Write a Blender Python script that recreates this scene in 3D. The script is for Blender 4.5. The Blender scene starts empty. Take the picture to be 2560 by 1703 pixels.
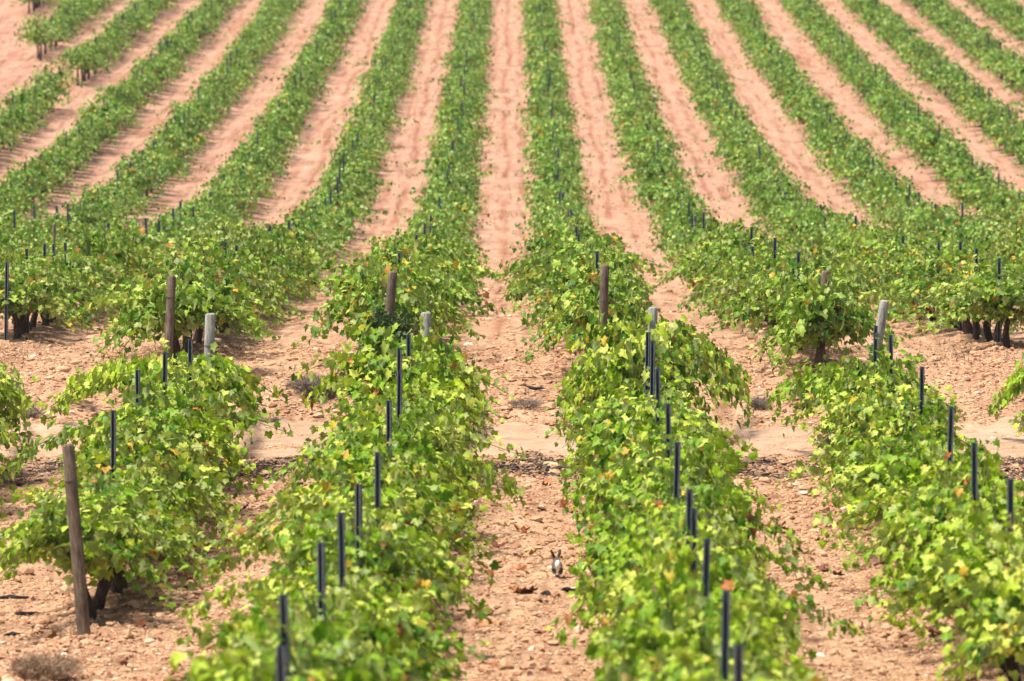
import bpy, math
import numpy as np
from mathutils import Vector

# ------------------------------------------------------------------ camera, world, sun, exposure
S = bpy.context.scene
C = S.collection
F = 14000.0                      # focal length in pixels of a 2560 px wide frame (about 197 mm)
CAM_Z = 6.0                      # camera height over the track
VPX = 1382.0                     # where the near rows vanish
VPF = 1286.0                     # where the far rows vanish
pitch = math.atan(851.5 / F)
yaw = math.atan((VPX - 1280.0) / F)
cam = bpy.data.cameras.new('camera')
cam.sensor_width = 36.0
cam.lens = F / 2560.0 * 36.0
cam.clip_start = 0.5
cam.clip_end = 5000
cam.dof.use_dof = True
cam.dof.focus_distance = 77.0
cam.dof.aperture_fstop = 3.3
co = bpy.data.objects.new('camera', cam)
co.location = (0, 0, CAM_Z)
co.rotation_euler = (math.pi / 2 - pitch, 0, yaw)
C.objects.link(co)
S.camera = co

SUN_EL, SUN_AZ = 70.0, 248.0     # azimuth clockwise from +Y (the view direction)
W = bpy.data.worlds.new('World')
S.world = W
W.use_nodes = True
nt = W.node_tree
sky = nt.nodes.new('ShaderNodeTexSky')
sky.sky_type = 'NISHITA'
sky.sun_disc = False
sky.sun_elevation = math.radians(SUN_EL)
sky.sun_rotation = math.radians(SUN_AZ)
sky.air_density = 1.0
sky.dust_density = 4.0
sky.ozone_density = 0.6
bg = nt.nodes['Background']
nt.links.new(sky.outputs[0], bg.inputs[0])
bg.inputs[1].default_value = 0.075
sun = bpy.data.lights.new('sun', 'SUN')
sun.energy = 3.9
sun.angle = math.radians(11)
sun.color = (1.0, 0.93, 0.83)
so = bpy.data.objects.new('sun', sun)
az, el = math.radians(SUN_AZ), math.radians(SUN_EL)
sd = Vector((math.sin(az) * math.cos(el), math.cos(az) * math.cos(el), math.sin(el)))
so.rotation_euler = sd.to_track_quat('Z', 'Y').to_euler()
so.location = sd * 60
C.objects.link(so)
S.view_settings.view_transform = 'Standard'
S.view_settings.look = 'None'
S.view_settings.gamma = 1.0
S.view_settings.exposure = 1.12
S.cycles.max_bounces = 6
S.cycles.diffuse_bounces = 2
S.cycles.transparent_max_bounces = 4
S.cycles.transmission_bounces = 4

# ------------------------------------------------------------------ helpers
RNG = np.random.default_rng(7)


def vnoise(x, y, seed):
    T = np.random.default_rng(seed).random((256, 256))
    ix = np.floor(x).astype(int); iy = np.floor(y).astype(int)
    fx = x - ix; fy = y - iy
    fx = fx * fx * (3 - 2 * fx); fy = fy * fy * (3 - 2 * fy)
    a = T[ix & 255, iy & 255]; b = T[(ix + 1) & 255, iy & 255]
    c = T[ix & 255, (iy + 1) & 255]; d = T[(ix + 1) & 255, (iy + 1) & 255]
    return (a * (1 - fx) + b * fx) * (1 - fy) + (c * (1 - fx) + d * fx) * fy - 0.5


PD = [-300, 0, 20, 36, 46, 60, 70, 73, 76.3, 77.4, 78.4, 82, 88, 99, 110, 130, 146, 157, 177, 192.5, 218, 240, 269, 300, 350, 450, 700, 2000]
PB = [3, 4.6, 5.3, 5.75, 6.0, 6.05, 6.05, 6.02, 5.92, 5.6, 5.33, 5.25, 5.38, 5.7, 6.0, 6.4, 6.6, 6.3, 5.55, 4.8, 3.55, 2.4, 0.65, -1.2, -5, -10, -14, -16]
_yy = np.arange(-300, 2000, 0.5)
_bb = np.interp(_yy, PD, PB)
_k = np.exp(-0.5 * (np.arange(-40, 41) / 12.0) ** 2); _k /= _k.sum()
_wide = np.convolve(np.pad(_bb, 40, mode='edge'), _k, 'valid')
_k2 = np.exp(-0.5 * (np.arange(-40, 41) / 1.4) ** 2); _k2 /= _k2.sum()
_thin = np.convolve(np.pad(_bb, 40, mode='edge'), _k2, 'valid')
_w = np.clip((_yy - 84) / 20, 0, 1)
_prof = CAM_Z - (_thin * (1 - _w) + _wide * _w)


def base_z(x, y):
    x = np.asarray(x, float); y = np.asarray(y, float)
    z = np.interp(y, _yy, _prof)
    near = np.clip((74 - y) / 14, 0, 1)
    z = z - 0.105 * np.clip(-x - 1.5, 0, 6) * near
    return z


NEAR_X0, NEAR_SP = 1.13, 2.90
FAR_X0, FAR_SP = 1.22, 3.05
FAR_K = (VPF - VPX) / F


def row_phase(x, y):
    """distance from the nearest row line, metres"""
    pn = np.abs((x - NEAR_X0 + NEAR_SP / 2) % NEAR_SP - NEAR_SP / 2)
    xf = x - FAR_K * y
    pf = np.abs((xf - FAR_X0 + FAR_SP / 2) % FAR_SP - FAR_SP / 2)
    return np.where(y < 75, pn, pf)


def ground_z(x, y, fine=True):
    x = np.asarray(x, float); y = np.asarray(y, float)
    z = base_z(x, y)
    p = row_phase(x, y)
    block = 1 - np.exp(-((y - 75.0) / 2.2) ** 2)
    z = z + 0.07 * np.exp(-(p / 0.55) ** 2) * block
    z = z - 0.035 * np.exp(-((p - 0.80) / 0.22) ** 2) * block
    z = z + 0.05 * vnoise(x / 1.7, y / 2.2, 3) + 0.03 * vnoise(x / 0.6, y / 0.8, 4)
    if fine:
        rough = np.clip(1.15 - 0.75 * np.exp(-((p - 0.85) / 0.3) ** 2), 0.3, 1.2) * np.clip((110 - y) / 20, 0, 1)
        rough = rough * (1 - 0.8 * np.exp(-((y - 75.1) / 1.2) ** 4))
        z = z + rough * (0.075 * vnoise(x / 0.21, y / 0.3, 5) + 0.055 * vnoise(x / 0.1, y / 0.2, 6) + 0.06 * np.maximum(0, vnoise(x / 0.33, y / 0.4, 7) - 0.15))
    return z


def gz(x, y):
    return float(ground_z(np.array([x]), np.array([y]))[0])


cy_, sy_ = math.cos(yaw), math.sin(yaw)
cp_, sp_ = math.cos(pitch), math.sin(pitch)


def project(x, y, z):
    z = z - CAM_Z
    xr = x * cy_ + y * sy_
    yr = -x * sy_ + y * cy_
    depth = yr * cp_ - z * sp_
    up = yr * sp_ + z * cp_
    return 1280 + F * xr / depth, 851.5 - F * up / depth


def from_pixel(px, py, z_above=0.0, lo=30.0, hi=320.0):
    """ground point seen at a pixel of the photograph"""
    best = None
    for y in np.arange(lo, hi, 0.05):
        x = (px - VPX) * y / F
        z = float(base_z(x, y)) + z_above
        _, v = project(x, y, z)
        if v <= py:
            best = (x, y); break
    return best


def mesh_from(name, V, faces_idx, sizes, mats, smooth=False, attr=None, mat_idx=None):
    """V (n,3); faces_idx flat loop list; sizes per face"""
    me = bpy.data.meshes.new(name)
    V = np.ascontiguousarray(V, dtype=np.float32)
    faces_idx = np.ascontiguousarray(faces_idx, dtype=np.int32)
    sizes = np.ascontiguousarray(sizes, dtype=np.int32)
    me.vertices.add(len(V)); me.vertices.foreach_set('co', V.ravel())
    me.loops.add(len(faces_idx)); me.loops.foreach_set('vertex_index', faces_idx)
    me.polygons.add(len(sizes))
    st = np.zeros(len(sizes), np.int32); st[1:] = np.cumsum(sizes)[:-1]
    me.polygons.foreach_set('loop_start', st)
    me.polygons.foreach_set('loop_total', sizes)
    if mat_idx is not None:
        me.polygons.foreach_set('material_index', np.ascontiguousarray(mat_idx, dtype=np.int32))
    me.polygons.foreach_set('use_smooth', np.full(len(sizes), bool(smooth)))
    if attr is not None:
        a = me.attributes.new('tint', 'FLOAT', 'POINT')
        a.data.foreach_set('value', np.ascontiguousarray(attr, dtype=np.float32))
    for m in (mats if isinstance(mats, (list, tuple)) else [mats]):
        me.materials.append(m)
    me.update(); me.validate()
    return me


def link(name, me, parent=None, loc=None, rot=None, scale=None):
    o = bpy.data.objects.new(name, me)
    C.objects.link(o)
    if parent is not None: o.parent = parent
    if loc is not None: o.location = loc
    if rot is not None: o.rotation_euler = rot
    if scale is not None: o.scale = scale
    return o


def tag(o, label=None, cat=None, group=None, kind=None):
    if label: o['label'] = label
    if cat: o['category'] = cat
    if group: o['group'] = group
    if kind: o['kind'] = kind
    return o


class MB:
    """collects vertices and polygons of one mesh"""
    def __init__(s): s.v = []; s.f = []; s.m = []; s.n = 0
    def add(s, V, faces, mi=0):
        s.v.append(np.asarray(V, float))
        for f in faces: s.f.append([i + s.n for i in f]); s.m.append(mi)
        s.n += len(V)
    def tube(s, P, R, sides=6, cap=True, mi=0, wob=0.0, rng=RNG):
        P = np.asarray(P, float); n = len(P)
        R = np.broadcast_to(np.asarray(R, float), (n,))
        rings = []
        for i in range(n):
            t = P[min(i + 1, n - 1)] - P[max(i - 1, 0)]
            t = t / (np.linalg.norm(t) + 1e-9)
            ref = np.array([0, 0, 1.0]) if abs(t[2]) < 0.9 else np.array([1.0, 0, 0])
            u = np.cross(t, ref); u /= np.linalg.norm(u); w = np.cross(t, u)
            a = np.arange(sides) * 2 * math.pi / sides
            r = R[i] * (1 + wob * (rng.random(sides) - 0.5))
            rings.append(P[i] + np.outer(np.cos(a) * r, u) + np.outer(np.sin(a) * r, w))
        V = np.vstack(rings)
        fs = []
        for i in range(n - 1):
            for j in range(sides):
                k = (j + 1) % sides
                fs.append([i * sides + j, i * sides + k, (i + 1) * sides + k, (i + 1) * sides + j])
        if cap:
            fs.append(list(range(sides))[::-1]); fs.append([(n - 1) * sides + j for j in range(sides)])
        s.add(V, fs, mi)
    def mesh(s, name, mats, smooth=False):
        idx = np.concatenate([np.array(f) for f in s.f])
        return mesh_from(name, np.vstack(s.v), idx, [len(f) for f in s.f], mats, smooth, mat_idx=s.m)


# ------------------------------------------------------------------ materials
def new_mat(name):
    m = bpy.data.materials.new(name); m.use_nodes = True
    t = m.node_tree; t.nodes.clear()
    out = t.nodes.new('ShaderNodeOutputMaterial')
    return m, t, out


def N(t, kind, **kw):
    n = t.nodes.new(kind)
    for k, v in kw.items(): setattr(n, k, v)
    return n


def ramp(t, stops, interp='LINEAR'):
    r = t.nodes.new('ShaderNodeValToRGB'); cr = r.color_ramp; cr.interpolation = interp
    while len(cr.elements) < len(stops): cr.elements.new(0.5)
    for e, (p, c) in zip(cr.elements, stops):
        e.position = p; e.color = (*c, 1)
    return r


def noise(t, scale, detail=4, rough=0.55, coord=None):
    n = t.nodes.new('ShaderNodeTexNoise')
    n.inputs['Scale'].default_value = scale; n.inputs['Detail'].default_value = detail; n.inputs['Roughness'].default_value = rough
    if coord is not None: t.links.new(coord, n.inputs['Vector'])
    return n


def mix(t, fac, a, b, mode='MIX'):
    m = t.nodes.new('ShaderNodeMix'); m.data_type = 'RGBA'; m.blend_type = mode
    if isinstance(fac, (int, float)): m.inputs[0].default_value = fac
    else: t.links.new(fac, m.inputs[0])
    for i, v in ((6, a), (7, b)):
        if isinstance(v, tuple): m.inputs[i].default_value = (*v, 1)
        else: t.links.new(v, m.inputs[i])
    return m.outputs[2]


def bsdf(t, out, col, rough=0.8, bump=None, strength=0.5, dist=0.02, spec=0.3):
    b = t.nodes.new('ShaderNodeBsdfPrincipled')
    if isinstance(col, tuple): b.inputs['Base Color'].default_value = (*col, 1)
    else: t.links.new(col, b.inputs['Base Color'])
    b.inputs['Roughness'].default_value = rough
    b.inputs['Specular IOR Level'].default_value = spec
    if bump is not None:
        bp = t.nodes.new('ShaderNodeBump'); bp.inputs['Strength'].default_value = strength; bp.inputs['Distance'].default_value = dist
        t.links.new(bump, bp.inputs['Height']); t.links.new(bp.outputs[0], b.inputs['Normal'])
    t.links.new(b.outputs[0], out.inputs[0])
    return b


def leaf_material(name, greens, autumn=0.955, back=(0.26, 0.30, 0.12), transl=0.22):
    m, t, out = new_mat(name)
    at = N(t, 'ShaderNodeAttribute', attribute_name='tint')
    oi = N(t, 'ShaderNodeObjectInfo')
    add = N(t, 'ShaderNodeMath', operation='ADD'); t.links.new(at.outputs['Fac'], add.inputs[0]); t.links.new(oi.outputs['Random'], add.inputs[1])
    fr = N(t, 'ShaderNodeMath', operation='FRACT'); t.links.new(add.outputs[0], fr.inputs[0])
    a = autumn
    stops = [(0.0, greens[0]), (0.3 * a, greens[1]), (0.6 * a, greens[2]), (0.85 * a, greens[3]), (a - 0.01, greens[2]), (a, (0.42, 0.36, 0.05)),
             (a + (1 - a) * 0.5, (0.55, 0.36, 0.03)), (a + (1 - a) * 0.7, (0.42, 0.15, 0.04)), (1.0, (0.20, 0.06, 0.03))]
    r = ramp(t, stops); t.links.new(fr.outputs[0], r.inputs[0])
    tc = N(t, 'ShaderNodeTexCoord'); geo = N(t, 'ShaderNodeNewGeometry')
    big = noise(t, 0.55, 3, 0.6, geo.outputs['Position'])
    br = ramp(t, [(0.3, (0.74, 0.80, 0.80)), (0.7, (1.22, 1.14, 1.0))]); t.links.new(big.outputs[0], br.inputs[0])
    col = mix(t, 1.0, r.outputs[0], br.outputs[0], 'MULTIPLY')
    fine = noise(t, 22, 3, 0.6, geo.outputs['Position'])
    frp = ramp(t, [(0.3, (0.82, 0.82, 0.8)), (0.7, (1.18, 1.15, 1.1))]); t.links.new(fine.outputs[0], frp.inputs[0])
    col = mix(t, 1.0, col, frp.outputs[0], 'MULTIPLY')
    bk = mix(t, 0.6, col, back)
    cc = mix(t, geo.outputs['Backfacing'], col, bk)
    b = N(t, 'ShaderNodeBsdfPrincipled'); t.links.new(cc, b.inputs['Base Color'])
    b.inputs['Roughness'].default_value = 0.5; b.inputs['Specular IOR Level'].default_value = 0.22
    tr = N(t, 'ShaderNodeBsdfTranslucent')
    tcol = mix(t, 1.0, cc, (1.15, 1.40, 0.40), 'MULTIPLY'); t.links.new(tcol, tr.inputs[0])
    mx = N(t, 'ShaderNodeMixShader'); mx.inputs[0].default_value = transl
    t.links.new(b.outputs[0], mx.inputs[1]); t.links.new(tr.outputs[0], mx.inputs[2]); t.links.new(mx.outputs[0], out.inputs[0])
    return m


G_NEAR = [(0.040, 0.130, 0.003), (0.170, 0.310, 0.008), (0.285, 0.395, 0.018), (0.455, 0.520, 0.110)]
G_MID = [(0.026, 0.100, 0.006), (0.120, 0.245, 0.014), (0.205, 0.330, 0.030), (0.375, 0.460, 0.108)]
G_FAR = [(0.015, 0.078, 0.009), (0.094, 0.240, 0.027), (0.185, 0.340, 0.050), (0.370, 0.490, 0.145)]
M_LEAF = leaf_material('vine_leaf', G_NEAR, 0.970)
M_LEAF_MID = leaf_material('vine_leaf_mid', G_MID, 0.952)
M_LEAF_FAR = leaf_material('vine_leaf_far', G_FAR, 0.968)
M_BRAMBLE = leaf_material('bramble_leaf', [(0.018, 0.045, 0.014), (0.028, 0.065, 0.018), (0.04, 0.085, 0.022), (0.07, 0.12, 0.03)], 0.99, (0.05, 0.08, 0.04), 0.15)


def bark_material(name, c0, c1, c2):
    m, t, out = new_mat(name)
    tc = N(t, 'ShaderNodeTexCoord'); mp = N(t, 'ShaderNodeMapping'); mp.inputs['Scale'].default_value = (1, 1, 0.12)
    t.links.new(tc.outputs['Object'], mp.inputs[0])
    n1 = noise(t, 45, 6, 0.7, mp.outputs[0]); n2 = noise(t, 5, 3, 0.6, tc.outputs['Object'])
    r = ramp(t, [(0.32, c0), (0.5, c1), (0.72, c2)]); t.links.new(n1.outputs[0], r.inputs[0])
    r2 = ramp(t, [(0.3, (0.7, 0.68, 0.66)), (0.7, (1.2, 1.2, 1.2))]); t.links.new(n2.outputs[0], r2.inputs[0])
    col = mix(t, 1.0, r.outputs[0], r2.outputs[0], 'MULTIPLY')
    bsdf(t, out, col, 0.9, n1.outputs[0], 0.9, 0.012, 0.15)
    return m


M_BARK = bark_material('vine_bark', (0.02, 0.014, 0.011), (0.07, 0.05, 0.04), (0.17, 0.13, 0.10))
M_CANE = bark_material('vine_cane', (0.10, 0.06, 0.03), (0.17, 0.11, 0.05), (0.22, 0.17, 0.07))
M_WOOD = bark_material('weathered_wood', (0.055, 0.040, 0.028), (0.15, 0.115, 0.085), (0.27, 0.22, 0.17))
M_WOODGREY = bark_material('silver_wood', (0.17, 0.16, 0.14), (0.34, 0.325, 0.29), (0.46, 0.44, 0.40))
M_TWIG = bark_material('dry_twig', (0.11, 0.09, 0.075), (0.21, 0.18, 0.145), (0.32, 0.28, 0.23))
M_STRAW = bark_material('dry_straw', (0.20, 0.13, 0.08), (0.33, 0.23, 0.15), (0.46, 0.35, 0.24))

m, t, out = new_mat('dark_steel'); M_STEEL = m
tc = N(t, 'ShaderNodeTexCoord'); n1 = noise(t, 9, 5, 0.6, tc.outputs['Object'])
r = ramp(t, [(0.33, (0.060, 0.045, 0.040)), (0.42, (0.022, 0.033, 0.058)), (0.7, (0.052, 0.070, 0.108))]); t.links.new(n1.outputs[0], r.inputs[0])
b = bsdf(t, out, r.outputs[0], 0.45, None, spec=0.5); b.inputs['Metallic'].default_value = 0.35
m, t, out = new_mat('post_edge'); M_EDGE = m
tc = N(t, 'ShaderNodeTexCoord'); n1 = noise(t, 14, 5, 0.6, tc.outputs['Object'])
r = ramp(t, [(0.35, (0.075, 0.092, 0.125)), (0.7, (0.17, 0.195, 0.24))]); t.links.new(n1.outputs[0], r.inputs[0])
b = bsdf(t, out, r.outputs[0], 0.5, None, spec=0.5); b.inputs['Metallic'].default_value = 0.3
m, t, out = new_mat('wire'); M_WIRE = m
bsdf(t, out, (0.07, 0.07, 0.075), 0.5)


def soil_material(name, dark, midc, light, stain=False):
    m, t, out = new_mat(name)
    geo = N(t, 'ShaderNodeNewGeometry'); P = geo.outputs['Position']
    n1 = noise(t, 0.45, 4, 0.6, P); n2 = noise(t, 3.2, 6, 0.7, P); n3 = noise(t, 26, 5, 0.75, P)
    r = ramp(t, [(0.28, dark), (0.5, midc), (0.74, light)]); t.links.new(n2.outputs[0], r.inputs[0])
    r1 = ramp(t, [(0.3, (0.90, 0.86, 0.83)), (0.7, (1.08, 1.08, 1.08))]); t.links.new(n1.outputs[0], r1.inputs[0])
    col = mix(t, 1.0, r.outputs[0], r1.outputs[0], 'MULTIPLY')
    r3 = ramp(t, [(0.30, (0.50, 0.42, 0.37)), (0.44, (1.0, 1.0, 1.0)), (0.62, (1.04, 1.04, 1.04)), (0.72, (1.25, 1.25, 1.25))]); t.links.new(n3.outputs[0], r3.inputs[0])
    col = mix(t, 1.0, col, r3.outputs[0], 'MULTIPLY')
    if stain:
        at = N(t, 'ShaderNodeAttribute', attribute_name='tint')
        col = mix(t, at.outputs['Fac'], col, (0.060, 0.043, 0.034))
        sx = N(t, 'ShaderNodeSeparateXYZ'); t.links.new(P, sx.inputs[0])
        # the far block's earth is pinker, the near block's more ochre
        mr = N(t, 'ShaderNodeMapRange'); mr.inputs[1].default_value = 78; mr.inputs[2].default_value = 170
        t.links.new(sx.outputs[1], mr.inputs[0])
        colp = mix(t, 1.0, col, (0.93, 0.875, 0.97), 'MULTIPLY')
        col = mix(t, mr.outputs[0], col, colp)
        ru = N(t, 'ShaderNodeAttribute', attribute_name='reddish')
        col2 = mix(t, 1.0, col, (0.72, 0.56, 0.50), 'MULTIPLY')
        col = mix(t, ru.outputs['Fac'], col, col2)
    if stain:
        sc = N(t, 'ShaderNodeMapping'); sc.inputs['Scale'].default_value = (5.5, 0.35, 1.0); sc.inputs['Rotation'].default_value = (0, 0, 0.0069); t.links.new(P, sc.inputs[0])
        n5 = noise(t, 1.0, 5, 0.65, sc.outputs[0])
        r5 = ramp(t, [(0.36, (0.60, 0.52, 0.48)), (0.5, (1, 1, 1)), (0.68, (1.10, 1.10, 1.10))]); t.links.new(n5.outputs[0], r5.inputs[0])
        col = mix(t, 0.8, col, mix(t, 1.0, col, r5.outputs[0], 'MULTIPLY'))
    bsdf(t, out, col, 0.95, n3.outputs[0], 0.8, 0.04, 0.1)
    return m


M_SOIL = soil_material('soil', (0.262, 0.150, 0.090), (0.410, 0.260, 0.163), (0.500, 0.338, 0.222), True)
M_TRACK = soil_material('track_soil', (0.29, 0.185, 0.122), (0.415, 0.287, 0.193), (0.49, 0.36, 0.255))

m, t, out = new_mat('stone'); M_STONE = m
at = N(t, 'ShaderNodeAttribute', attribute_name='tint'); geo = N(t, 'ShaderNodeNewGeometry')
n1 = noise(t, 30, 4, 0.6, geo.outputs['Position'])
r = ramp(t, [(0.0, (0.22, 0.108, 0.058)), (0.35, (0.385, 0.228, 0.132)), (0.75, (0.475, 0.305, 0.185)), (0.95, (0.52, 0.365, 0.245)), (1.0, (0.66, 0.54, 0.42))])
t.links.new(at.outputs['Fac'], r.inputs[0])
r2 = ramp(t, [(0.3, (0.82, 0.8, 0.78)), (0.7, (1.1, 1.1, 1.1))]); t.links.new(n1.outputs[0], r2.inputs[0])
bsdf(t, out, mix(t, 1.0, r.outputs[0], r2.outputs[0], 'MULTIPLY'), 0.9, n1.outputs[0], 0.4, 0.01, 0.15)
m, t, out = new_mat('charred'); M_CHAR = m
at = N(t, 'ShaderNodeAttribute', attribute_name='tint')
r = ramp(t, [(0.0, (0.02, 0.016, 0.014)), (0.5, (0.075, 0.056, 0.045)), (1.0, (0.24, 0.17, 0.12))]); t.links.new(at.outputs['Fac'], r.inputs[0])
bsdf(t, out, r.outputs[0], 0.85, spec=0.2)
m, t, out = new_mat('fallen_leaf'); M_FALLEN = m
oi = N(t, 'ShaderNodeObjectInfo')
r = ramp(t, [(0.0, (0.12, 0.035, 0.02)), (0.4, (0.28, 0.07, 0.035)), (0.75, (0.36, 0.13, 0.05)), (1.0, (0.42, 0.22, 0.06))]); t.links.new(oi.outputs['Random'], r.inputs[0])
bsdf(t, out, r.outputs[0], 0.7)
m, t, out = new_mat('litter'); M_LITTER = m
at = N(t, 'ShaderNodeAttribute', attribute_name='tint')
r = ramp(t, [(0.0, (0.10, 0.035, 0.02)), (0.5, (0.25, 0.09, 0.045)), (1.0, (0.34, 0.19, 0.10))]); t.links.new(at.outputs['Fac'], r.inputs[0])
bsdf(t, out, r.outputs[0], 0.8)

# ------------------------------------------------------------------ ground, track
def axis(parts):
    out = [np.arange(a, b, s) for a, b, s in parts]
    return np.concatenate(out + [np.array([parts[-1][1]])])


gx = axis([(-900, -120, 60), (-120, -36, 6), (-36, -10, 0.4), (-10, 10, 0.075), (10, 36, 0.4), (36, 120, 6), (120, 900, 60)])
gy = axis([(-250, -10, 20), (-10, 28, 2), (28, 34, 0.3), (34, 82, 0.09), (82, 112, 0.2), (112, 300, 0.5), (300, 420, 5), (420, 1600, 80)])
X, Y = np.meshgrid(gx, gy)
Z = ground_z(X, Y)
nx, ny = len(gx), len(gy)
V = np.stack([X, Y, Z], -1).reshape(-1, 3)
i = np.arange(nx * ny).reshape(ny, nx)
q = np.stack([i[:-1, :-1], i[:-1, 1:], i[1:, 1:], i[1:, :-1]], -1).reshape(-1, 4)


def char_mask(x, y):
    """dark charred prunings along the near edge of the track, in patches of their own"""
    band = np.exp(-((y - 72.7 + 0.8 * vnoise(x / 1.3, y * 0, 11)) / 0.6) ** 2) + 0.9 * np.exp(-((y - 71.3 + 1.6 * vnoise(x / 0.9, y * 0, 12)) / 0.75) ** 2)
    n = vnoise(x / 0.8, y / 1.1, 13) + 0.6 * vnoise(x / 0.25, y / 0.4, 14) + 0.5 * vnoise(x / 0.1, y / 0.16, 15)
    return np.clip(band * (0.95 + 2.0 * n), 0, 1)


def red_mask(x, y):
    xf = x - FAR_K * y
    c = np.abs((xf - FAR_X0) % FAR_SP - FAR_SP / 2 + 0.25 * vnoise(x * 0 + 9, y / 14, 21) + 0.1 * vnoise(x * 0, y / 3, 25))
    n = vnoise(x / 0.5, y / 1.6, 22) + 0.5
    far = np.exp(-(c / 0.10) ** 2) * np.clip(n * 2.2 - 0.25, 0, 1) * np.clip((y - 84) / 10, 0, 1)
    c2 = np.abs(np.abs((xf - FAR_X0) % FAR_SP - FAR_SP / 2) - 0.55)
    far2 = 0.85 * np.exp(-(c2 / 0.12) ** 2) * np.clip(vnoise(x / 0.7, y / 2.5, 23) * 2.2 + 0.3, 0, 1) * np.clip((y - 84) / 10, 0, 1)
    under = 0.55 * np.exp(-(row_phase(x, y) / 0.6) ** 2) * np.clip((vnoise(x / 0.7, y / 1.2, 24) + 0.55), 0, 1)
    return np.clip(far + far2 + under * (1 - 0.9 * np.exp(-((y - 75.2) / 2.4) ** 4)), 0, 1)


gm = mesh_from('ground', V, q.ravel(), np.full(len(q), 4), M_SOIL, True, attr=char_mask(V[:, 0], V[:, 1]) * 0.85)
a = gm.attributes.new('reddish', 'FLOAT', 'POINT')
a.data.foreach_set('value', np.ascontiguousarray(red_mask(V[:, 0], V[:, 1]), dtype=np.float32))
tag(link('ground', gm), kind='structure')

tx = np.arange(-40, 40.01, 0.06); tv = np.linspace(0, 1, 26)
TX, TV = np.meshgrid(tx, tv)
lo_e = 73.3 + 0.5 * vnoise(tx / 2.1, tx * 0, 31) + 0.3 * vnoise(tx / 0.5, tx * 0, 32) + 0.3 * vnoise(tx / 0.17, tx * 0, 37)
hi_e = 76.5 + 0.5 * vnoise(tx / 1.7, tx * 0, 33) + 0.3 * vnoise(tx / 0.45, tx * 0, 34) + 0.3 * vnoise(tx / 0.16, tx * 0, 38)
TY = lo_e[None, :] * (1 - TV) + hi_e[None, :] * TV
edge = np.minimum(TV, 1 - TV)
TZ = base_z(TX, TY) + 0.6 * (ground_z(TX, TY, False) - base_z(TX, TY)) + 0.03 + np.where(edge < 0.03, -0.03, 0.012) - 0.035 * np.exp(-((TV - 0.28) / 0.09) ** 2) - 0.035 * np.exp(-((TV - 0.72) / 0.09) ** 2) + 0.018 * vnoise(TX / 0.7, TY / 0.25, 35) + 0.02 * vnoise(TX / 0.2, TY / 0.12, 36)
i = np.arange(TX.size).reshape(TX.shape)
q = np.stack([i[:-1, :-1], i[:-1, 1:], i[1:, 1:], i[1:, :-1]], -1).reshape(-1, 4)
tag(link('track', mesh_from('track', np.stack([TX, TY, TZ], -1).reshape(-1, 3), q.ravel(), np.full(len(q), 4), M_TRACK, True)), kind='structure')

# ------------------------------------------------------------------ leaves
R_ = [(0.0, 0.0), (0.20, -0.17), (0.47, -0.10), (0.44, 0.16), (0.62, 0.44), (0.34, 0.52), (0.20, 0.80), (0.0, 1.0)]
_lv = [(0, 0.0), (0, 0.48), (0, 1.0)] + R_[1:7] + [(-x, y) for x, y in R_[1:7]]
_lv = np.array([(x, y, 0.30 * abs(x) - 0.28 * y * y - 0.25 * max(0, abs(x) - 0.35)) for x, y in _lv])
LEAF_V = _lv
LEAF_F = [[0, 3, 4, 5, 1], [1, 5, 6, 7, 8, 2], [0, 1, 11, 10, 9], [1, 2, 14, 13, 12, 11]]
KITE_V = np.array([(0, -0.05, 0.0), (0.52, 0.32, 0.16), (0.0, 1.0, -0.22), (-0.52, 0.32, 0.16)])
KITE_F = [[0, 1, 2], [0, 2, 3]]


def leaf_cloud(pos, axis_, nrm, size, tint, TV_, TF_):
    """N leaves -> vertices, loops, sizes, attr"""
    y = axis_ / (np.linalg.norm(axis_, axis=1, keepdims=True) + 1e-9)
    z = nrm - (nrm * y).sum(1, keepdims=True) * y
    z /= (np.linalg.norm(z, axis=1, keepdims=True) + 1e-9)
    x = np.cross(y, z)
    V = pos[:, None, :] + size[:, None, None] * (TV_[None, :, 0:1] * x[:, None, :] + TV_[None, :, 1:2] * y[:, None, :] + TV_[None, :, 2:3] * z[:, None, :])
    n, k = len(pos), len(TV_)
    flat = np.concatenate([np.array(f) for f in TF_])
    loops = (np.arange(n)[:, None] * k + flat[None, :]).ravel()
    sizes = np.tile([len(f) for f in TF_], n)
    return V.reshape(-1, 3), loops, sizes, np.repeat(tint, k)


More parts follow.
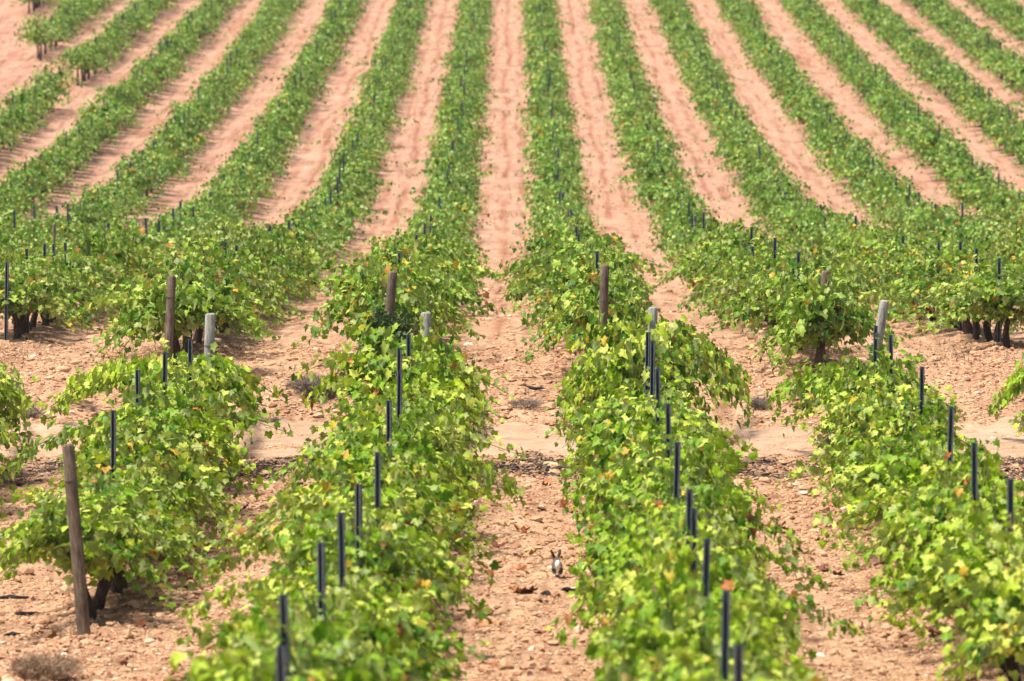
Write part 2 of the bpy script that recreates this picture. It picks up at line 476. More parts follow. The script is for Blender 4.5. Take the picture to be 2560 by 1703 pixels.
def grow_vine(seed, shoots=18, long_shoots=0, span=0.6, hgt=1.0, wide=1.0, core=220):
    """one trained vine along local Y: distinct leafy shoots that rise from the cordon and spill over"""
    g = np.random.default_rng(seed)
    P, A, NN, SZ, TT = [], [], [], [], []
    canes = []
    for sidx in range(shoots + long_shoots):
        is_long = sidx >= shoots
        side = 1 if sidx % 2 else -1
        st_t = g.random()
        st = np.array([g.normal(0, 0.04), g.uniform(-span, span), 0.72 + g.normal(0, 0.05)])
        u = g.random()
        if is_long:
            out_, up, gr = g.uniform(1.15, 1.6), g.uniform(0.65, 1.0), g.uniform(0.7, 1.1)
        elif u < 0.28:
            out_, up, gr = g.uniform(0.02, 0.35), g.uniform(0.50, 0.85), g.uniform(0.02, 0.18)
        elif u < 0.66:
            out_, up, gr = g.uniform(0.40, 0.85), g.uniform(0.80, 1.20), g.uniform(0.55, 0.95)
        else:
            out_, up, gr = g.uniform(0.65, 1.15), g.uniform(0.50, 1.0), g.uniform(0.75, 1.30)
        out_ *= wide; up *= hgt
        dy = g.normal(0, 0.30)
        n = 9
        tt = np.linspace(0, 1, n)
        line = st + np.stack([side * out_ * tt ** 1.15, dy * tt, up * tt - gr * tt * tt], 1)
        line[:, 2] = np.maximum(line[:, 2], 0.16)
        line += g.normal(0, 0.018, line.shape) * tt[:, None]
        canes.append(line)
        L = np.linalg.norm(np.diff(line, axis=0), axis=1).sum()
        nodes = max(6, int(L / 0.052))
        ts = (np.arange(nodes) + 0.6) / nodes
        base = np.stack([np.interp(ts, tt, line[:, c]) for c in range(3)], 1)
        for rep in range(3):
            keep = g.random(nodes) < (0.97, 0.85, 0.6)[rep] * (1 if not is_long else 1.25)
            bs = base[keep]; k = len(bs); tk = ts[keep]
            wdt = 0.055 + 0.05 * rep * (1 - 0.6 * tk)
            off = g.normal(0, 1, (k, 3)) * wdt[:, None] * np.array([0.8, 1.1, 0.55])
            off[:, 2] += 0.02
            outward = np.stack([np.full(k, side * (0.3 + 0.5 * out_)), g.normal(0, 0.5, k), g.normal(-0.1, 0.3, k)], 1)
            hang = g.random(k) < 0.40                               # some leaves hang nearly vertical
            ax = outward * 0.7 + g.normal(0, 0.45, (k, 3)) + np.where(hang, -1.3, -0.35)[:, None] * np.array([0, 0, 1.0])
            nr = np.stack([side * g.uniform(0.0, 0.55, k), g.normal(-0.15, 0.35, k), np.where(hang, g.uniform(-0.3, 0.3, k), g.uniform(0.7, 1.3, k))], 1) + g.normal(0, 0.22, (k, 3))
            sz = (0.122 - 0.055 * tk ** 2.2) * g.uniform(0.52, 1.34, k)
            if rep: sz *= 0.9
            P.append(bs + off); A.append(ax); NN.append(nr); SZ.append(sz); TT.append((st_t + g.normal(0, 0.10, k)) % 1.0)
    k = core                                         # leaves inside the bush, round the cordon
    P.append(np.stack([g.normal(0, 0.20 * wide, k), g.uniform(-span - 0.08, span + 0.08, k), g.normal(0.80, 0.13, k) * hgt], 1))
    A.append(g.normal(0, 0.6, (k, 3)) + np.array([0, 0, -0.8])); NN.append(g.normal(0, 0.8, (k, 3)) + np.array([0, 0, 0.3]))
    SZ.append(g.uniform(0.07, 0.11, k)); TT.append(g.random(k))
    P = np.vstack(P); P[:, 2] = np.maximum(P[:, 2], 0.14)
    return P, np.vstack(A), np.vstack(NN), np.concatenate(SZ), np.concatenate(TT), canes


def vine_meshes(seed, mat, lod=False, **kw):
    P, A, NN, SZ, T, canes = grow_vine(seed, **kw)
    V, lo, sz, at = leaf_cloud(P, A, NN, SZ, T, LEAF_V, LEAF_F)
    fol = mesh_from('foliage', V, lo, sz, mat, False, at)
    g = np.random.default_rng(seed + 500)
    mb = MB()
    n = 7
    tt = np.linspace(0, 1, n)
    tr = np.stack([0.05 * np.sin(tt * 5 + g.random() * 6), 0.06 * np.sin(tt * 4 + g.random() * 6), -0.12 + tt * 0.84], 1)
    mb.tube(tr, 0.055 - 0.02 * tt + 0.012 * g.random(n), 8, wob=0.35, rng=g)
    for s in (-1, 1):
        arm = np.stack([g.normal(0, 0.015, 6), s * np.linspace(0, 0.6, 6), 0.70 + 0.03 * np.sin(np.linspace(0, 4, 6))], 1)
        arm[0] = tr[-1]
        mb.tube(arm, np.linspace(0.034, 0.016, 6), 6, wob=0.3, rng=g)
    for c in canes:
        mb.tube(c[::2], np.linspace(0.0085, 0.003, len(c[::2])), 4, mi=1, rng=g)
    trunk = mb.mesh('trunk', [M_BARK, M_CANE], True)
    return fol, trunk


NVAR = 14
VN = [vine_meshes(100 + i, M_LEAF, shoots=19, long_shoots=(0, 1, 1, 0, 0, 1, 2)[i % 7], wide=0.86, hgt=1.0, span=0.55) for i in range(NVAR)]
VM = [vine_meshes(200 + i, M_LEAF_MID, shoots=19, long_shoots=(0, 1, 0, 1)[i % 4], hgt=0.90, wide=(0.84, 1.05, 0.92, 1.15, 0.8)[i % 5], span=0.50) for i in range(NVAR)]

ORD = ['', 'first', 'second', 'third', 'fourth', 'fifth', 'sixth', 'seventh', 'eighth', 'ninth', 'tenth', 'eleventh', 'twelfth', 'thirteenth', 'fourteenth',
       'fifteenth', 'sixteenth', 'seventeenth', 'eighteenth', 'nineteenth', 'twentieth']
for a_ in ('twenty', 'thirty', 'forty', 'fifty', 'sixty'):
    for b_ in ORD[1:10]: ORD.append(a_ + '-' + b_)
    ORD.append({'twenty': 'thirtieth', 'thirty': 'fortieth', 'forty': 'fiftieth', 'fifty': 'sixtieth', 'sixty': 'seventieth'}[a_])


def place_vine(fol, trunk, x, y, label, group, rz=0.0, sc=(1, 1, 1)):
    root = bpy.data.objects.new('grapevine', None)
    C.objects.link(root)
    root.location = (x, y, float(ground_z(np.array([x]), np.array([y]), False)[0]))
    root.rotation_euler = (0, 0, rz); root.scale = sc
    tag(root, label, 'grapevine', group)
    link('foliage', fol, root); link('trunk', trunk, root)
    return root


# ------------------------------------------------------------------ steel post and wooden post meshes
def steel_mesh(h):
    """open C channel with lips, the open side towards -Y; pressed slots along the flanges"""
    w, d, th, lip = 0.0265, 0.034, 0.0035, 0.011
    pr = [(-w + lip, 0), (-w, 0), (-w, d), (w, d), (w, 0), (w - lip, 0)]
    pi = [(-w + lip, th), (-w + th, th), (-w + th, d - th), (w - th, d - th), (w - th, th), (w - lip, th)]
    ring = pr + pi[::-1]
    k = len(ring)
    V = [(x, y, -0.25) for x, y in ring] + [(x, y, h) for x, y in ring]
    mb = MB()
    fs = []; ms = []
    for j in range(k):
        fs.append([j, (j + 1) % k, k + (j + 1) % k, k + j])
        ms.append(1 if j in (0, 1, 3, 4) else 0)
    mb.add(V, [], 0)
    for f, mi in zip(fs, ms): mb.f.append(f); mb.m.append(mi)
    for a0 in range(5):
        mb.f.append([k + a0, k + a0 + 1, k + (k - 2 - a0), k + (k - 1 - a0)]); mb.m.append(1)
    z = h - 0.08
    while z > 0.4:
        for sx in (-1, 1):
            x0 = sx * w
            B = [(x0, 0.012, z), (x0 + sx * 0.006, 0.012, z + 0.012), (x0 + sx * 0.006, 0.024, z + 0.012), (x0, 0.024, z),
                 (x0, 0.012, z + 0.016), (x0, 0.024, z + 0.016)]
            mb.add(B, [[0, 3, 2, 1], [1, 2, 5, 4]], 1)
        z -= 0.15
    return mb.mesh('steel_post', [M_STEEL, M_EDGE])


STEEL = {h: steel_mesh(h) for h in (1.85, 1.70, 1.55)}


def wood_mesh(h, r, mat, seed, chamfer=0.02):
    g = np.random.default_rng(seed)
    mb = MB(); sides = 18
    zs = [-0.4, 0.0, 0.3, 0.6, 0.9, h * 0.8, h - chamfer, h]
    zs = sorted(zs)
    a = np.arange(sides) * 2 * math.pi / sides
    lump = 1 + 0.05 * np.sin(a * 2 + g.random() * 6) + 0.03 * np.sin(a * 3 + g.random() * 6)
    crack = np.where(np.arange(sides) == g.integers(sides), 0.80, 1.0)
    V = []; bend = g.normal(0, 0.0015, (len(zs), 2))
    for z, bd in zip(zs, bend):
        rr = r * (1.06 - 0.08 * max(z, 0) / h)
        if z == zs[-1]: rr *= 0.80
        for j in range(sides):
            V.append((bd[0] + rr * lump[j] * crack[j] * math.cos(a[j]), bd[1] + rr * lump[j] * crack[j] * math.sin(a[j]), z + (0.012 * math.cos(a[j] + 1) if z == zs[-1] else 0)))
    fs = []
    for i in range(len(zs) - 1):
        for j in range(sides):
            k = (j + 1) % sides
            fs.append([i * sides + j, i * sides + k, (i + 1) * sides + k, (i + 1) * sides + j])
    top = (len(zs) - 1) * sides
    V.append((0, 0, zs[-1] + 0.006)); c = len(V) - 1
    for j in range(sides): fs.append([top + j, top + (j + 1) % sides, c])
    mb.add(V, fs)
    return mb.mesh('wooden_post', [mat], True)


def wire_loops(r, z, n, seed):
    g = np.random.default_rng(seed); mb = MB()
    for k in range(n):
        a = np.linspace(0, 2 * math.pi, 25)
        t1, t2 = g.normal(0, 0.10, 2)
        P = np.stack([r * 1.03 * np.cos(a), r * 1.03 * np.sin(a), z + k * 0.012 + r * (t1 * np.cos(a) + t2 * np.sin(a))], 1)
        mb.tube(P, 0.0035, 5, cap=False)
    return mb.mesh('tie_wire', [M_WIRE], True)


def wooden_post(x, y, h, r, mat, label, seed, lean=(0, 0), tie=None, group=None):
    o = link('wooden_post', wood_mesh(h, r, mat, seed), None, (x, y, gz(x, y)), (lean[0], lean[1], 0))
    tag(o, label, 'post', group)
    if tie: link('tie_wire', wire_loops(r, tie[0], tie[1], seed + 9), o)
    return o


# ------------------------------------------------------------------ the near block
near_rows = {   # k: (y start, y end, words)
    -3: (62, 72.6, 'the row at the left edge'),
    -2: (55.9, 72.6, 'the row behind the tall brown post'),
    -1: (33.5, 72.6, 'the row left of the rabbit'),
    0: (33.5, 72.6, 'the row right of the rabbit'),
    1: (44, 72.6, 'the second row right of the rabbit'),
    2: (62, 72.6, 'the row at the right edge'),
}
# steel posts of the near block where the photograph shows their tops
near_posts = {
    -2: [(470, 848), (402, 880), (341, 922), (277, 1022)],
    -1: [(1020, 836), (992, 868), (990, 928), (970, 1003), (942, 1135), (894, 1213), (861, 1285), (801, 1360), (720, 1488), (708, 1672)],
    0: [(1614, 831), (1627, 852), (1647, 922), (1674, 1010), (1684, 1105), (1719, 1224), (1735, 1272), (1750, 1347), (1806, 1478), (1850, 1663)],
    1: [(2184, 815), (2234, 838), (2304, 917), (2369, 1017), (2441, 1107), (2531, 1199)],
}
PH = 1.85


def post_spot(px, py, X0):
    """depth where a post of height PH on row X0 has its top at pixel row py"""
    ys = np.arange(33, 80, 0.05)
    z = base_z(np.full_like(ys, X0), ys) + PH
    _, v = project(np.full_like(ys, X0), ys, z)
    y = float(np.interp(-py, -v, ys))
    u, _ = project(0.0, y, CAM_Z - 4)
    return (px - u) * y / F, y


post_y = {}
n_steel = 0
for k, tops in near_posts.items():
    X0 = NEAR_X0 + NEAR_SP * k
    spots = sorted([post_spot(px, py, X0) for px, py in tops], key=lambda s: s[1])
    post_y[k] = [s[1] for s in spots]
    for n, (x, y) in enumerate(spots):
        z = float(base_z(x, y))
        o = link('steel_post', STEEL[1.85], None, (x, y, z), (RNG.normal(0, 0.012), RNG.normal(0.0, 0.016), RNG.normal(-0.15, 0.2)))
        tag(o, 'steel post, %s from the front in %s' % (ORD[n + 1], near_rows[k][2]), 'post', 'steel posts of the near block')
        n_steel += 1
print('post depths', {k: [round(v, 1) for v in vs] for k, vs in post_y.items()})

n_vine = 0
near_roots = []
END_H = {-2: 1.34, -1: 1.32, 0: 1.52, 1: 1.14}
VR = [None]
for k, (y0, y1, words) in near_rows.items():
    X0 = NEAR_X0 + NEAR_SP * k
    py = sorted(post_y.get(k, []))
    cnt = {}
    y = y0 + 0.5
    while y < y1:
        i = int(RNG.integers(NVAR))
        calm = k == 0 and 43 < y < 61               # the rabbit's side of the row is trim
        if calm: i = (0, 3, 4, 7)[i % 4]
        fol, trunk = VN[i]
        x = X0 + RNG.normal(0, 0.05)
        j = sum(1 for p in py if p < y)
        cnt[j] = cnt.get(j, 0) + 1
        if not py: lab = '%s grapevine from the front in %s' % (ORD[cnt[j]], words)
        elif j == 0: lab = '%s grapevine before the first steel post in %s' % (ORD[cnt[j]], words)
        else: lab = '%s grapevine past the %s steel post in %s' % (ORD[cnt[j]], ORD[j], words)
        s = RNG.uniform(0.93, 1.08)
        VR[0] = place_vine(fol, trunk, x, y, lab, 'grapevines of the near block', (0 if RNG.random() < 0.5 else math.pi) + RNG.normal(0, 0.06),
                   (s * RNG.uniform(0.92, 1.15) * (1.22 if k == -2 and y < 58.5 else 0.86 if calm else 1.0), s, s * RNG.uniform(0.88, 1.08) * (END_H.get(k, 1.2) if y > 71.3 else 1.08 if y > 69 else 1.0)))
        near_roots.append((k, x, y, VR[0]))
        n_vine += 1
        y += RNG.uniform(1.08, 1.28)

# long shoots reaching into the alleys where the photograph shows them
tips = {-1: [(1312, 1238), (1258, 996), (1232, 905), (1170, 1365), (1205, 1535), (665, 1232), (485, 1505), (525, 1425), (600, 1385), (1175, 1450), (700, 1270), (790, 1010), (440, 1590)],
        0: [(1402, 952), (1418, 1278), (1385, 1605), (1405, 1050), (1850, 962), (1868, 1046), (1932, 1288), (1995, 1392), (2062, 1480), (2148, 1605), (1440, 1330), (1447, 1428), (1840, 905), (2000, 1550), (1450, 1500)],
        1: [(1962, 1000), (1968, 1072), (2132, 1300), (2122, 1420), (2182, 1492), (2330, 905), (2050, 1160), (2310, 1600)],
        -2: [(205, 960), (150, 1015), (5, 1445), (692, 932), (672, 1018), (600, 1152), (512, 1250), (255, 875), (20, 1190), (440, 1372)],
        2: [(2505, 1015), (2540, 950)], -3: [(128, 990), (70, 1135)]}
for k, pts in tips.items():
    for n, (px, py) in enumerate(pts):
        g = np.random.default_rng(int(px * 7 + py))
        hz = g.uniform(0.42, 0.75)
        ex, ey = from_pixel(px, py, hz)
        X0 = NEAR_X0 + NEAR_SP * k
        best = min((r for r in near_roots if r[0] == k), key=lambda r: abs(r[2] - ey))
        r_ = best[3]; e = np.array([(ex - r_.location.x) / r_.scale.x, (ey - r_.location.y) / r_.scale.y, hz / r_.scale.z])
        if abs(math.cos(r_.rotation_euler.z) + 1) < 0.5: e[:2] *= -1
        st = np.array([0.25 * np.sign(e[0]), e[1] * 0.3 + g.normal(0, 0.1), 0.98])
        tt = np.linspace(0, 1, 12)
        line = st + (e - st) * tt[:, None] + np.stack([0 * tt, 0.08 * np.sin(tt * 3), 0.13 * np.sin(tt * math.pi)], 1)
        nodes = int(np.linalg.norm(e - st) / 0.05) + 4
        ts = (np.arange(nodes) + 0.5) / nodes
        P, A, NN, SZ = [], [], [], []
        for rep_ in range(4):
            b = np.stack([np.interp(ts, tt, line[:, c]) for c in range(3)], 1)
            kp = g.random(nodes) < np.clip(1.25 - 0.25 * ts - 0.10 * rep_, 0.6, 1)
            b = b[kp]; q = len(b)
            P.append(b + g.normal(0, 1, (q, 3)) * np.array([0.05, 0.075, 0.05]) - np.array([0, 0, 0.03]))
            A.append(np.stack([np.sign(e[0]) * g.uniform(0.1, 0.8, q), g.normal(0, 0.5, q), g.uniform(-1.2, -0.1, q)], 1))
            NN.append(np.stack([np.sign(e[0]) * g.uniform(0, 0.7, q), g.normal(-0.15, 0.4, q), g.uniform(0.4, 1.0, q)], 1) + g.normal(0, 0.25, (q, 3)))
            SZ.append((0.105 - 0.03 * ts[kp]) * g.uniform(0.7, 1.2, q))
        P = np.vstack(P); t0 = g.random()
        V, lo, sz, at = leaf_cloud(P, np.vstack(A), np.vstack(NN), np.concatenate(SZ), (t0 + g.normal(0, 0.2, len(P))) % 1.0 * 0.95, LEAF_V, LEAF_F)
        mb = MB(); mb.tube(line, np.linspace(0.008, 0.004, 12), 4, rng=g)
        cl = np.concatenate([np.array(f) for f in mb.f]) + len(V); cs = np.array([len(f) for f in mb.f]); cv = np.vstack(mb.v)
        link('shoot', mesh_from('shoot', np.vstack([V, cv]), np.concatenate([lo, cl]), np.concatenate([sz, cs]), [M_LEAF, M_CANE], False,
                                np.concatenate([at, np.zeros(len(cv))]), np.concatenate([np.zeros(len(sz)), np.ones(len(cs))])), r_)

# ------------------------------------------------------------------ the far block
def far_x(k, y): return FAR_X0 + FAR_SP * k + FAR_K * y


side_words = {}
for k in range(-11, 11):
    n = k + 1 if k >= 0 else -k
    side_words[k] = 'far row %s of the central alley' % ('right' if k >= 0 else 'left') if n == 1 else '%s far row %s of the central alley' % (ORD[n], 'right' if k >= 0 else 'left')
far_start = {k: 78.9 for k in range(-11, 11)}
far_start[-3] = 87.2; far_start[2] = 83.6
far_vines, far_posts = [], []
for k in range(-10, 10):
    y = far_start[k] + 0.4
    gap = None
    if k == -7: y = 236.0
    if k == -8: y = 268.0
    if k < -8: continue
    while y < 285:
        x = far_x(k, y) + RNG.normal(0, 0.06)
        if k == -6 and 207.5 < y < 219.5: y += 1.2; continue
        if not (y > 100 and RNG.random() < 0.03): far_vines.append([k, x, y, project(x, y, float(base_z(x, y)) + 0.8)])
        y += RNG.uniform(1.15, 1.5)
    y = far_start[k] + RNG.uniform(2, 5)
    if k == -7: y = 240.0
    if k == -8: y = 272.0
    while y < 280:
        x = far_x(k, y) + RNG.normal(0, 0.05)
        if k == -6 and 204 < y < 223: y += 3.0; continue
        far_posts.append([k, x, y, project(x, y, float(base_z(x, y)) + 1.3)])
        y += RNG.uniform(4.2, 6.4) if RNG.random() < 0.85 else RNG.uniform(1.5, 3)


def infr(p, m=140): return -m < p[0] < 2560 + m and -120 < p[1] < 1703


far_vines = [v for v in far_vines if infr(v[3])]
far_posts = [v for v in far_posts if infr(v[3], 0)]
far_vines.sort(key=lambda v: v[2]); far_posts.sort(key=lambda v: v[2])
n_ind = 298 - n_vine
cntk = {}
for k, x, y, p in far_vines[:n_ind]:
    i = int(RNG.integers(NVAR)); fol, trunk = VM[i]
    cntk[k] = cntk.get(k, 0) + 1
    s = RNG.uniform(0.90, 1.10)
    place_vine(fol, trunk, x, y, '%s grapevine from the front of the %s' % (ORD[cntk[k]], side_words[k]), 'grapevines at the front of the far block',
               (0 if RNG.random() < 0.5 else math.pi) + RNG.normal(0, 0.06), (s * RNG.uniform(0.92, 1.08), s, s * RNG.uniform(0.90, 1.08) * (0.88 if k in (2, -3, 3) and y < 104 else 1.0)))
rest = far_vines[n_ind:]
print('vines: near', n_vine, 'far individual', len(far_vines[:n_ind]), 'stuff', len(rest), 'posts', len(far_posts))

LOD = [grow_vine(300 + i, shoots=17, long_shoots=(0, 1, 0, 1)[i % 4], wide=(0.70, 0.95, 0.62, 0.82)[(i // 4) % 4], hgt=0.97, span=0.40, core=110) for i in range(16)]
vs, ls, ss, ts_, mi_, base_n = [], [], [], [], [], 0
for k, x, y, p in rest:
    P, A, NN, SZ, T, _ = LOD[int(RNG.integers(len(LOD)))]
    frac = float(np.interp(y, [100, 150, 270], [0.80, 0.62, 0.50])); grow = math.sqrt(0.9 / frac)
    m_ = RNG.random(len(P)) < frac * np.where(P[:, 2] < 0.32, 0.0, np.where(np.abs(P[:, 0]) > 0.72, 0.45, 1.0))
    fl = 1 if RNG.random() < 0.5 else -1
    F3 = np.array([fl, fl, 1.0])
    sc = np.array([RNG.uniform(0.75, 1.32), 1.0, RNG.uniform(0.72, 1.2)])
    if (k == -6 and (219 < y < 223 or 204 < y < 208)) or (k == -7 and y < 240) or (k == -8 and y < 272): sc = sc * np.array([1.25, 1.0, 1.22])
    z0 = float(base_z(x, y))
    pos = P[m_] * F3 * sc + np.array([x, y, z0])
    V, lo, sz, at = leaf_cloud(pos, A[m_] * F3, NN[m_] * F3, SZ[m_] * grow, (T[m_] + RNG.random()) % 1.0, KITE_V, KITE_F)
    vs.append(V); ls.append(lo + base_n); ss.append(sz); ts_.append(at); mi_.append(np.zeros(len(sz), int)); base_n += len(V)
    # a plain tapered trunk
    a = np.arange(5) * 2 * math.pi / 5
    B = np.vstack([np.stack([0.06 * np.cos(a), 0.06 * np.sin(a), a * 0 - 0.1], 1), np.stack([0.035 * np.cos(a) + RNG.normal(0, .04), 0.035 * np.sin(a), a * 0 + 0.75], 1)]) + np.array([x, y, z0])
    fs = np.array([[j, (j + 1) % 5, 5 + (j + 1) % 5, 5 + j] for j in range(5)])
    vs.append(B); ls.append(fs.ravel() + base_n); ss.append(np.full(5, 4)); ts_.append(np.zeros(10)); mi_.append(np.ones(5, int)); base_n += 10
me = mesh_from('distant_grapevines', np.vstack(vs), np.concatenate(ls), np.concatenate(ss), [M_LEAF_FAR, M_BARK], False, np.concatenate(ts_), np.concatenate(mi_))
tag(link('distant_grapevines', me), 'long rows of green grapevines climbing the far pink hillside', 'grapevines', kind='stuff')

# the posts that stand out at the front of the far block
for k, px, py in ((-3, 10, 655), (-3, 67, 622), (2, 2498, 645), (2, 2440, 621), (2, 2345, 606), (1, 1986, 650), (1, 1838, 590), (-2, 469, 656), (-1, 1012, 640), (-1, 1030, 618), (0, 1481, 655), (0, 1455, 612), (-3, 108, 610), (-3, 233, 605), (3, 2530, 578), (3, 2452, 577)):
    X0 = FAR_X0 + FAR_SP * k
    y = F * X0 / (px - VPF); x = far_x(k, y)
    u, v0 = project(x, y, float(base_z(x, y)))
    h = min(max((v0 - py) * y / F, 1.25), 2.1)
    far_posts = [p_ for p_ in far_posts if not (p_[0] == k and abs(p_[2] - y) < 2.0)]
    far_posts.append([k, x, y, (px, py), h])
far_posts.sort(key=lambda v: v[2])
cntk = {}
far_ind = far_posts[:298 - n_steel]
for rec in far_ind:
    k, x, y, p = rec[:4]
    cntk[k] = cntk.get(k, 0) + 1
    h = 1.55; lift = RNG.uniform(-0.26, 0.12) if len(rec) == 4 else rec[4] - h
    o = link('steel_post', STEEL[h], None, (x, y, float(base_z(x, y)) + lift), (RNG.normal(0, 0.01), RNG.normal(0, 0.015), RNG.normal(-0.15, 0.15)))
    tag(o, 'steel post, %s from front in the %s' % (ORD[cntk[k]], side_words[k]), 'post', 'steel posts of the far block')
if far_posts[298 - n_steel:]:
    mb = MB()
    for k, x, y, p in [r_[:4] for r_ in far_posts[298 - n_steel:]]:
        z = float(base_z(x, y)); w = 0.032; h = RNG.uniform(1.25, 1.6)
        V = [(x + sx * w, y + sy * 0.02, z + zz) for zz in (-0.1, h) for sx, sy in ((-1, -1), (1, -1), (1, 1), (-1, 1))]
        mb.add(V, [[0, 1, 5, 4], [1, 2, 6, 5], [2, 3, 7, 6], [3, 0, 4, 7], [4, 5, 6, 7]])
    tag(link('distant_posts', mb.mesh('distant_posts', [M_STEEL])), 'dark steel posts standing in the uppermost far rows', 'posts', kind='stuff')

# ------------------------------------------------------------------ wooden posts
def end_post(px_top, py_top, X, y, h, r, mat, label, seed, tie=None, lean=None):
    z = gz(X, y)
    u, v = project(X, y, z + h)
    s = F / y
    hh = h + (v - py_top) / s                       # height so that the top stands where the photograph has it
    ln = (px_top - u) / s / hh if lean is None else lean
    return wooden_post(X, y, hh, r, mat, label, seed, (0, ln), tie)


for k, px, py, lab, sd_ in ((-2, 430, 690, 'dark weathered wooden post left of a pale post with two yellowing leaves nearby', 1), (-1, 982, 678, 'dark wooden end post rising behind a dark bramble bush', 2),
                       (0, 1512, 662, 'cracked brown wooden end post standing clear of the vine beside it', 3), (1, 2064, 677, 'wooden end post almost buried in climbing vine leaves', 4)):
    y = 78.45
    end_post(px, py, far_x(k, y), y, 1.5, 0.062, M_WOOD, lab, sd_, (1.15, 2) if k in (-2, 0) else None)
for k, px, py, lab, sd_, ln in ((-2, 525, 784, 'short pale grey post bound with wire beside the left dark post', 11, 0.03), (-1, 1064, 781, 'pale grey post bound with wire right of the bramble bush', 12, 0.015),
                           (0, 1632, 768, 'pale grey post mostly hidden by leaves right of the cracked brown post', 13, 0.02), (1, 2200, 746, 'pale grey post leaning sharply right with wire around it', 14, 0.16)):
    X0 = NEAR_X0 + NEAR_SP * k; y = 73.1
    u, v = project(X0, y, gz(X0, y) + 1.75)
    X1 = X0 + (px - u) * y / F - ln * 1.75
    end_post(px, py, X1, y, 1.75, 0.066, M_WOODGREY, lab, sd_, (1.47, 2), ln)
# the tall brown post at the front of the left near row
X0 = (205 - VPX) * 55.0 / F; y = 55.0
zz = gz(X0, y)
end_post(170, 1110, X0, y, 1.95, 0.066, M_WOOD, 'tall brown wooden post at the front of the left near row', 21, (1.55, 1))
for px, py, Y_, h, lab in ((134, 560, 118, 1.9, 'thin grey wooden post among the vines at left'), (128, 175, 205, 1.7, 'small wooden post at the gap in the upper left rows')):
    X_ = (px - VPX) * Y_ / F
    end_post(px, py, X_, Y_, h, 0.034, M_WOOD, lab, int(Y_), None, 0.0)

# ------------------------------------------------------------------ trellis wires
for k in (-2, -1, 0, 1):
    X0 = NEAR_X0 + NEAR_SP * k
    mb = MB()
    ys = np.linspace(near_rows[k][0] - 0.5, 73.1, 24)
    mb.tube(np.stack([np.full(24, X0), ys, base_z(np.full(24, X0), ys) + 1.30 - 0.03 * np.sin(np.linspace(0, 24, 24)) ** 2], 1), 0.002, 4)
    tag(link('trellis_wire', mb.mesh('trellis_wire', [M_WIRE])), 'thin steel trellis wire stretched along %s' % near_rows[k][2], 'wire', 'trellis wires')
for k in (-2, -1, 0, 1):
    mb = MB(); ys = np.linspace(78.4, 120, 30)
    xs = far_x(k, ys)
    mb.tube(np.stack([xs, ys, base_z(xs, ys) + 1.22], 1), 0.0025, 4)
    tag(link('trellis_wire', mb.mesh('trellis_wire', [M_WIRE])), 'thin steel trellis wire stretched along the %s' % side_words[k], 'wire', 'trellis wires')

# ------------------------------------------------------------------ stones, clods, litter
ICO = []
ph = (1 + 5 ** 0.5) / 2
for a_, b_ in ((-1, ph), (1, ph), (-1, -ph), (1, -ph)): ICO.append((a_, b_, 0))
for a_, b_ in ((-1, ph), (1, ph), (-1, -ph), (1, -ph)): ICO.append((0, a_, b_))
for a_, b_ in ((-1, ph), (1, ph), (-1, -ph), (1, -ph)): ICO.append((b_, 0, a_))
ICO = np.array(ICO, float); ICO /= np.linalg.norm(ICO[0])
ICO_F = np.array([[0, 11, 5], [0, 5, 1], [0, 1, 7], [0, 7, 10], [0, 10, 11], [1, 5, 9], [5, 11, 4], [11, 10, 2], [10, 7, 6], [7, 1, 8], [3, 9, 4], [3, 4, 2], [3, 2, 6], [3, 6, 8], [3, 8, 9],
                  [4, 9, 5], [2, 4, 11], [6, 2, 10], [8, 6, 7], [9, 8, 1]])


OCT = np.array([(1, 0, 0), (-1, 0, 0), (0, 1, 0), (0, -1, 0), (0, 0, 1), (0, 0, -1)], float)
OCT_F = np.array([[0, 2, 4], [2, 1, 4], [1, 3, 4], [3, 0, 4], [2, 0, 5], [1, 2, 5], [3, 1, 5], [0, 3, 5]])


def scatter_stones(name, x, y, rad, tint, mat, flat=0.62, sink=0.25, g=RNG, jag=0.35, small=False):
    n = len(x)
    if small:
        z = ground_z(x, y)
        sh = OCT[None] * (1 + 0.7 * (g.random((n, 6, 1)) - 0.5)) * rad[:, None, None] * np.array([1.15, 1.15, 0.75])
        a = g.random(n) * 6.283; c, s = np.cos(a)[:, None], np.sin(a)[:, None]
        V = np.stack([sh[:, :, 0] * c - sh[:, :, 1] * s + x[:, None], sh[:, :, 0] * s + sh[:, :, 1] * c + y[:, None], sh[:, :, 2] + (z + rad * 0.15)[:, None]], -1)
        f = (np.arange(n)[:, None, None] * 6 + OCT_F[None]).reshape(-1)
        return mesh_from(name, V.reshape(-1, 3), f, np.full(n * 8, 3), mat, False, np.repeat(tint, 6))
    z = ground_z(x, y)
    sh = ICO[None] * (1 + jag * (g.random((n, 12, 1)) - 0.5)) * rad[:, None, None]
    sh = sh * np.stack([g.uniform(0.75, 1.4, n), g.uniform(0.75, 1.3, n), g.uniform(0.5, 1.0, n) * flat / 0.75], 1)[:, None, :]
    a = g.random(n) * 6.283; c, s = np.cos(a)[:, None], np.sin(a)[:, None]
    V = np.stack([sh[:, :, 0] * c - sh[:, :, 1] * s + x[:, None], sh[:, :, 0] * s + sh[:, :, 1] * c + y[:, None], sh[:, :, 2] + (z + rad * flat * (0.5 - sink))[:, None]], -1)
    f = (np.arange(n)[:, None, None] * 12 + ICO_F[None]).reshape(-1)
    return mesh_from(name, V.reshape(-1, 3), f, np.full(n * 20, 3), mat, False, np.repeat(tint, 12))


def seen_xy(n, y0, y1, margin=1.0):
    y = RNG.uniform(y0, y1, n)
    xl = (0 - VPX) * y / F - margin; xr = (2560 - VPX) * y / F + margin
    return xl + (xr - xl) * RNG.random(n), y


